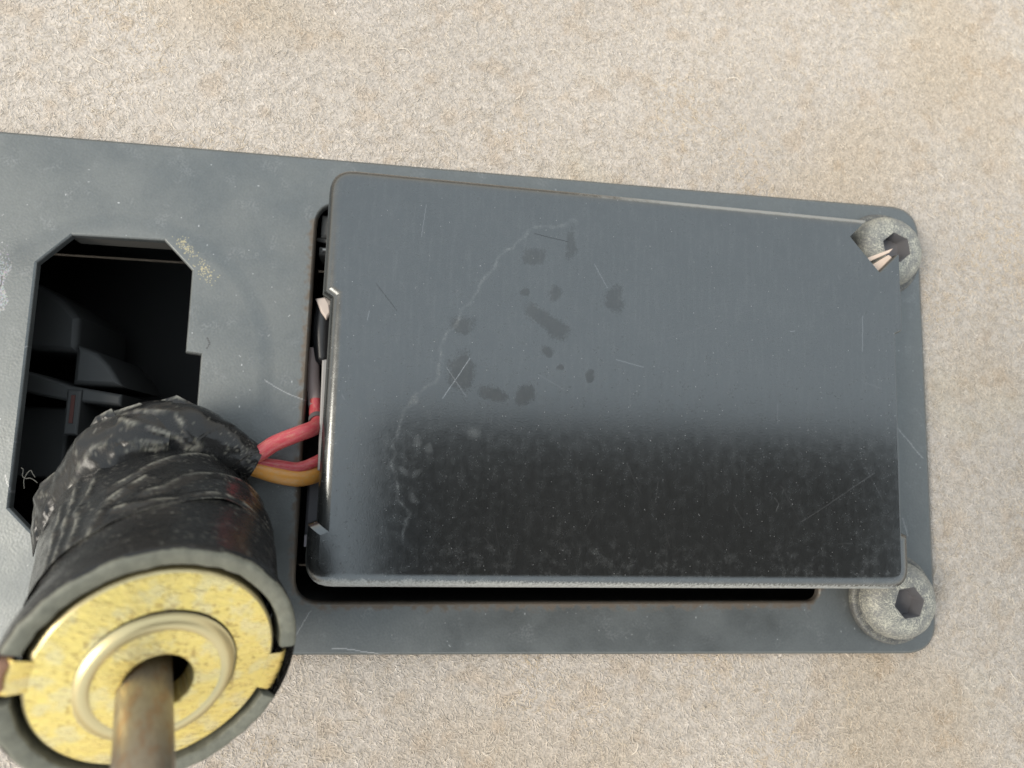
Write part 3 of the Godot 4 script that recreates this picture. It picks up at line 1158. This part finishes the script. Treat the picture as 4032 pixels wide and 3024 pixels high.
	for seg in [[deg_to_rad(-174), deg_to_rad(-17)], [deg_to_rad(7), deg_to_rad(157)]]:
		s = Shape.new()
		P = []
		var pr := [Vector2(10.35, -3.5), Vector2(10.35, -0.35), Vector2(10.5, -0.1), Vector2(11.45, 0.0), Vector2(11.75, -0.12), Vector2(11.88, -0.4), Vector2(11.3, -0.9), Vector2(11.1, -4.0)]
		for q in pr:
			var row := PackedVector3Array()
			for j in 81:
				var a: float = lerpf(seg[0], seg[1], j / 80.0)
				row.append(on_axis(u, w, q.y + ragged.get_noise_2d(a * 40, q.x) * 0.15, q.x + ragged.get_noise_2d(a * 40, 50) * 0.12, a) - (u * cos(deg_to_rad(82)) + w * sin(deg_to_rad(82))) * 0.35)
			P.append(row)
		s.grid(P, -1.0)
		for e in [0, 80]:
			var f := PackedVector3Array()
			var mid := Vector3.ZERO
			for q in P.size():
				mid += P[q][e] / P.size()
			var nn: Vector3 = (P[0][1] - P[0][0]).normalized() * (-1.0 if e == 0 else 1.0)
			var first := s.v.size()
			for q in P.size():
				s.vert(P[q][e], nn)
			s.vert(mid, nn)
			for q in P.size():
				s.tri(first + q, first + (q + 1) % P.size(), first + P.size())
		commit(s, "collar_segment", cm, root)

	# gold passivated end plate with a pressed ring, tabs and hole
	var gw := 640
	var gc := PackedByteArray()
	gc.resize(gw * gw * 3)
	var gr := PackedByteArray()
	gr.resize(gw * gw)
	var gn := noise_of(81, 0.02, 4)
	var gs := noise_of(82, 0.05, 2)
	for y in gw:
		for x in gw:
			var k := y * gw + x
			var p := Vector2(x, y)
			var q := p.rotated(0.30)
			var streak := gn.get_noise_2d(q.x * 0.8, q.y * 2.4)
			var st2 := gn.get_noise_2d(q.x * 1.6 + 900, q.y * 8.0)
			var pale := smooth(-0.1, 0.35, gn.get_noise_2d(p.x * 0.5 + 400, p.y * 0.5))
			var rr := lerpf(0.80, 0.74, pale) + 0.09 * streak + 0.09 * st2
			var gg := lerpf(0.635, 0.63, pale) + 0.09 * streak + 0.08 * st2
			var bb := lerpf(0.21, 0.30, pale) + 0.02 * streak + 0.03 * st2
			# rust pits, and rust creeping from the pressed ring and the hole
			var rad := (p - Vector2(gw, gw) / 2.0).length() / gw * 22.0
			var creep := smooth(0.8, 0.0, absf(rad - 6.6)) + smooth(0.7, 0.0, absf(rad - 3.0)) * 1.2
			var spot := smooth(0.42, 0.80, 0.32 * creep + gs.get_noise_2d(q.x * 0.8, q.y * 1.3) + 0.4 * st2) * 0.5
			rr = lerpf(rr, 0.28, spot)
			gg = lerpf(gg, 0.17, spot)
			bb = lerpf(bb, 0.06, spot)
			gc[k * 3] = srgb(rr)
			gc[k * 3 + 1] = srgb(gg)
			gc[k * 3 + 2] = srgb(bb)
			gr[k] = byte(0.36 + 0.25 * streak + 0.2 * st2 + 0.25 * spot)
	var gm := mat(Color.WHITE, 1.0, 0.6, 0.6)
	gm.albedo_texture = rgb_tex(gc, gw, gw)
	gm.roughness_texture = grey_tex(gr, gw, gw)
	gm.heightmap_enabled = true
	gm.heightmap_texture = grey_tex(gr, gw, gw)
	gm.heightmap_scale = 0.014
	var steel := mat(Color(0.58, 0.49, 0.27), 0.36, 0.7)
	var shift := -(u * cos(deg_to_rad(82)) + w * sin(deg_to_rad(82))) * 0.45
	var c := AC + shift
	s = Shape.new()
	lathe(s, c, AX, u, w, [Vector2(9.75, -3.0), Vector2(9.75, -0.7), Vector2(9.7, -0.45)], 0, TAU, 120)
	lathe(s, c, AX, u, w, [Vector2(9.7, -0.45), Vector2(9.5, -0.22)], 0, TAU, 120)
	for k in s.t.size():
		var d := s.v[k] - c
		s.t[k] = Vector2(d.dot(u), d.dot(w)) / 22.0 + Vector2(0.5, 0.5)
	var plate := Shape.new()
	lathe(plate, c, AX, u, w, [Vector2(9.5, -0.22), Vector2(9.1, -0.12), Vector2(6.55, 0.25), Vector2(6.35, 0.32)], 0, TAU, 120)
	lathe(plate, AC, AX, u, w, [Vector2(5.05, 0.72), Vector2(4.7, 0.72), Vector2(3.1, 0.95), Vector2(2.85, 0.9), Vector2(2.78, 0.75), Vector2(2.75, -1.5)], 0, TAU, 96)
	for k in plate.t.size():
		var d := plate.v[k] - c
		plate.t[k] = Vector2(d.dot(u), d.dot(w)) / 22.0 + Vector2(0.5, 0.5)
	var ep := commit(plate, "end_plate", gm, root)
	commit(s, "rolled_rim", steel, ep)
	var ring := Shape.new()
	lathe(ring, AC, AX, u, w, [Vector2(6.45, 0.22), Vector2(6.3, 0.26), Vector2(6.15, 0.42), Vector2(5.95, 0.66), Vector2(5.7, 0.80), Vector2(5.4, 0.82), Vector2(5.15, 0.76), Vector2(5.0, 0.68)], 0, TAU, 120)
	commit(ring, "pressed_ring", steel, ep)
	var tab_metal: StandardMaterial3D = gm.duplicate()
	tab_metal.albedo_color = Color(0.95, 0.93, 0.90)
	for tb in [[deg_to_rad(-14), deg_to_rad(3), 11.2], [deg_to_rad(160), deg_to_rad(182), 11.0]]:
		var ts := Shape.new()
		P = []
		for q in [[9.3, -0.16], [9.8, -0.12], [tb[2] - 0.5, -0.1], [tb[2], -0.4], [tb[2] + 0.1, -1.6]]:
			var row := PackedVector3Array()
			for j in 9:
				row.append(on_axis(u, w, q[1], q[0], lerpf(tb[0], tb[1], j / 8.0)) + shift)
			P.append(row)
		ts.grid(P, -1.0)
		for k in ts.t.size():
			var d := ts.v[k] - c
			ts.t[k] = Vector2(d.dot(u), d.dot(w)) / 22.0 + Vector2(0.5, 0.5)
		commit(ts, "tab", tab_metal, ep)
	var tip := Shape.new()
	P = []
	for q in [[10.6, -0.5], [10.7, -0.02], [11.3, 0.12], [13.6, 0.0], [15.0, -0.8], [15.2, -2.0]]:
		var row := PackedVector3Array()
		for j in 13:
			var e := j / 12.0
			row.append(on_axis(u, w, q[1] - 0.9 * pow(absf(e * 2 - 1), 4), q[0] + 0.4 * sin(e * PI), lerpf(deg_to_rad(-15), deg_to_rad(3.5), e)) + shift)
		P.append(row)
	tip.grid(P, -1.0)
	commit(tip, "rusty_tab_end", mat(Color(0.36, 0.20, 0.13), 0.8), ep)
	# dark inside behind the hole
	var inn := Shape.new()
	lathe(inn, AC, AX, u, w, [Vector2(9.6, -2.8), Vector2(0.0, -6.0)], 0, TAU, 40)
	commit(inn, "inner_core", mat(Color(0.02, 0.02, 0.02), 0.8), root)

	# shaft
	var sw := 256
	var sc := PackedByteArray()
	sc.resize(sw * sw * 3)
	var sa := noise_of(91, 0.02, 4)
	for y in sw:
		for x in sw:
			var k := y * sw + x
			var st := sa.get_noise_2d(x * 0.9, y * 3.6)
			var rust := smooth(0.0, 0.4, sa.get_noise_2d(x * 0.35 + 300, y * 1.2) + 0.4 * st)
			sc[k * 3] = srgb(lerpf(0.33, 0.31, rust) + 0.05 * st)
			sc[k * 3 + 1] = srgb(lerpf(0.29, 0.23, rust) + 0.05 * st)
			sc[k * 3 + 2] = srgb(lerpf(0.235, 0.17, rust) + 0.04 * st)
	var sm := mat(Color.WHITE, 0.38, 0.8, 0.5)
	sm.albedo_texture = rgb_tex(sc, sw, sw)
	var sh := Shape.new()
	var foot := AC + u * 0.85 + w * 0.72
	var tilt := (AX + u * 0.09 + w * 0.07).normalized()
	var su := (u - tilt * u.dot(tilt)).normalized()
	var sv := tilt.cross(su)
	lathe(sh, foot, tilt, su, sv, [Vector2(2.2, -4.0), Vector2(2.2, 0.5), Vector2(2.2, 8.0), Vector2(2.2, 14.0), Vector2(2.0, 14.3), Vector2(0.0, 14.4)], 0, TAU, 48)
	commit(sh, "shaft", sm, root)


func flap(parent: Node, m: Material, edge: Array, root_line: Array) -> void:
	var s := Shape.new()
	var cr := curve_of(root_line)
	var n := noise_of(68 + edge.size(), 0.4, 2)
	var top := []
	var low := []
	var cols := []
	for r in 25:
		var f := r / 24.0
		var a := PackedVector3Array()
		var b := PackedVector3Array()
		var c := PackedColorArray()
		for k in 61:
			var q := k / 60.0
			# the free edge keeps its corners
			var at := q * (edge.size() - 1)
			var i := mini(int(at), edge.size() - 2)
			var e: Vector3 = edge[i].lerp(edge[i + 1], at - i)
			var p := cr.sample_baked(q * cr.get_baked_length(), true).lerp(e, f)
			p.y += n.get_noise_3dv(p) * 0.35 + sin(f * PI) * 0.3
			a.append(p)
			b.append(p - Vector3(0, 0.16, 0))
			c.append(grit(p, (1.0 - f) * 4.0, 0.35))
		cols.append(c)
		top.append(a)
		low.append(b)
	s.grid(top, 1.0, false, Vector2(1, 0.4), cols)
	s.grid(low, -1.0, false, Vector2(1, 0.4), cols)
	var lip := [top[24], low[24]]
	s.grid(lip, 1.0, false, Vector2.ONE, [cols[24], cols[24]])
	for e in [0, 60]:
		var c := []
		for src in [top, low]:
			var row := PackedVector3Array()
			for r in 25:
				row.append(src[r][e])
			c.append(row)
		var dark := PackedColorArray()
		dark.resize(25)
		dark.fill(Color(0.03, 0.03, 0.03))
		s.grid(c, 1.0, false, Vector2.ONE, [dark, dark])
	commit(s, "tape_flap", m, parent)


# ---------------------------------------------------------------- wires
func wire_material(c: Color, dust: Color, seed_: int) -> StandardMaterial3D:
	var W := 256
	var col := PackedByteArray()
	col.resize(W * W * 3)
	var a := seamless(seed_, 0.05, W, W, 3)
	var b := seamless(seed_ + 1, 0.4, W, W, 1)
	for k in W * W:
		var f := smooth(120, 200, 0.6 * a[k] + 0.4 * b[k]) * 0.6
		var q := c.lerp(dust, f)
		col[k * 3] = srgb(q.r)
		col[k * 3 + 1] = srgb(q.g)
		col[k * 3 + 2] = srgb(q.b)
	var m := mat(Color.WHITE, 0.36)
	m.albedo_texture = rgb_tex(col, W, W)
	return m


func make_wires() -> void:
	var red := wire_material(Color(0.46, 0.06, 0.075), Color(0.50, 0.25, 0.17), 101)
	var orange := wire_material(Color(0.60, 0.27, 0.05), Color(0.50, 0.33, 0.16), 103)
	var a := thing("red_wire", Vector3(-17, 4, -3), "thick red wire running from the black tape sleeve under the cover's left edge", "wire", "wires from the tape sleeve")
	var s := Shape.new()
	tube(s, [Vector3(-23.5, 5.8, -1.2), Vector3(-20.3, 4.9, -0.8), Vector3(-17.6, 4.8, -2.5), Vector3(-15.2, 4.2, -3.7), Vector3(-13.7, 2.9, -4.5), Vector3(-13.3, 1.2, -5.3), Vector3(-13.9, -0.9, -6.8), Vector3(-14.2, -1.6, -8.5)], [0.95, 0.98, 0.98, 0.98, 0.98, 0.95, 0.9, 0.8], 24, 80)
	commit(s, "insulation", red, a)
	s = Shape.new()
	tube(s, [Vector3(-13.35, 1.0, -5.4), Vector3(-13.6, 0.1, -6.0)], [1.08, 1.06], 24, 6)
	commit(s, "dark_band", mat(Color(0.10, 0.085, 0.085), 0.5), a)
	var b := thing("orange_wire", Vector3(-17, 2, 1), "orange wire curving below the red wires into the slot", "wire", "wires from the tape sleeve")
	s = Shape.new()
	tube(s, [Vector3(-23.5, 4.6, -0.6), Vector3(-20.2, 3.4, 0.5), Vector3(-17.6, 2.4, 1.25), Vector3(-15.2, 1.5, 1.55), Vector3(-13.4, 0.6, 1.1), Vector3(-12.4, -1.0, 0.0)], [0.9, 1.05, 1.12, 1.15, 1.15, 1.1], 24, 60)
	commit(s, "insulation", orange, b)
	var c := thing("thin_red_wire", Vector3(-17, 2, 0), "thinner red wire showing between the thick red and the orange wire", "wire", "wires from the tape sleeve")
	s = Shape.new()
	tube(s, [Vector3(-23.5, 5.0, -0.9), Vector3(-20.2, 3.7, -0.2), Vector3(-17.4, 2.6, 0.15), Vector3(-15.2, 1.9, 0.35), Vector3(-13.2, 1.3, -0.5), Vector3(-12.0, 0, -1.6)], [0.6, 0.65, 0.7, 0.7, 0.7, 0.6], 20, 60)
	commit(s, "insulation", red, c)


func make_lint() -> void:
	var m := mat(Color(0.13, 0.125, 0.11), 0.9)
	var o := thing("lint_thread", Vector3(-44, 6, 2), "pale curly lint thread stuck on the tape flap over the dark opening", "thread")
	var s := Shape.new()
	tube(s, [Vector3(-44.9, 6.2, 1.3), Vector3(-44.5, 6.5, 1.5), Vector3(-44.45, 6.6, 2.2), Vector3(-44.0, 6.7, 2.45), Vector3(-43.5, 6.9, 2.4), Vector3(-43.0, 7.0, 2.6), Vector3(-42.4, 7.4, 2.9)], [0.03, 0.035, 0.035, 0.035, 0.035, 0.035, 0.03], 6, 50)
	commit(s, "strand", m, o)
	s = Shape.new()
	tube(s, [Vector3(-44.1, 6.6, 3.6), Vector3(-44.2, 6.7, 2.7), Vector3(-43.9, 6.8, 1.9), Vector3(-43.5, 6.9, 1.55), Vector3(-43.2, 7.0, 1.9), Vector3(-42.9, 7.0, 2.3)], [0.03, 0.035, 0.035, 0.035, 0.035, 0.03], 6, 50)
	commit(s, "strand", m, o)


# ---------------------------------------------------------------- the phone whose dark reflection lies in the cover
func make_phone() -> void:
	var o := thing("smartphone", Vector3(60, 93.6, 22), "dark smartphone held flat above the black cover", "phone")
	var s := Shape.new()
	var body := clockwise(rounded([Vector2(-12.5, -13.0), Vector2(134, -13.0), Vector2(134, 58.5), Vector2(-12.5, 58.5)], [9, 9, 9, 9], 8))
	s.skirt(body, [Vector2(1.2, 93.8), Vector2(0.3, 94.2), Vector2(0, 95.2), Vector2(0, 100.2), Vector2(0.3, 101.2), Vector2(1.2, 101.6)])
	s.cap(s.inset(body, 1.2), 93.8, -1.0)
	s.cap(s.inset(body, 1.2), 101.6, 1.0)
	commit(s, "body", mat(Color(0.03, 0.03, 0.033), 0.35), o)
	s = Shape.new()
	var bump := clockwise(rounded([Vector2(-10.5, -11), Vector2(25, -11), Vector2(25, 25), Vector2(-10.5, 25)], [7, 7, 7, 7], 8))
	s.skirt(bump, [Vector2(0.6, 92.9), Vector2(0, 93.3), Vector2(0, 93.79)])
	s.cap(s.inset(bump, 0.6), 92.9, -1.0)
	commit(s, "camera_bump", mat(Color(0.025, 0.025, 0.028), 0.2), o)
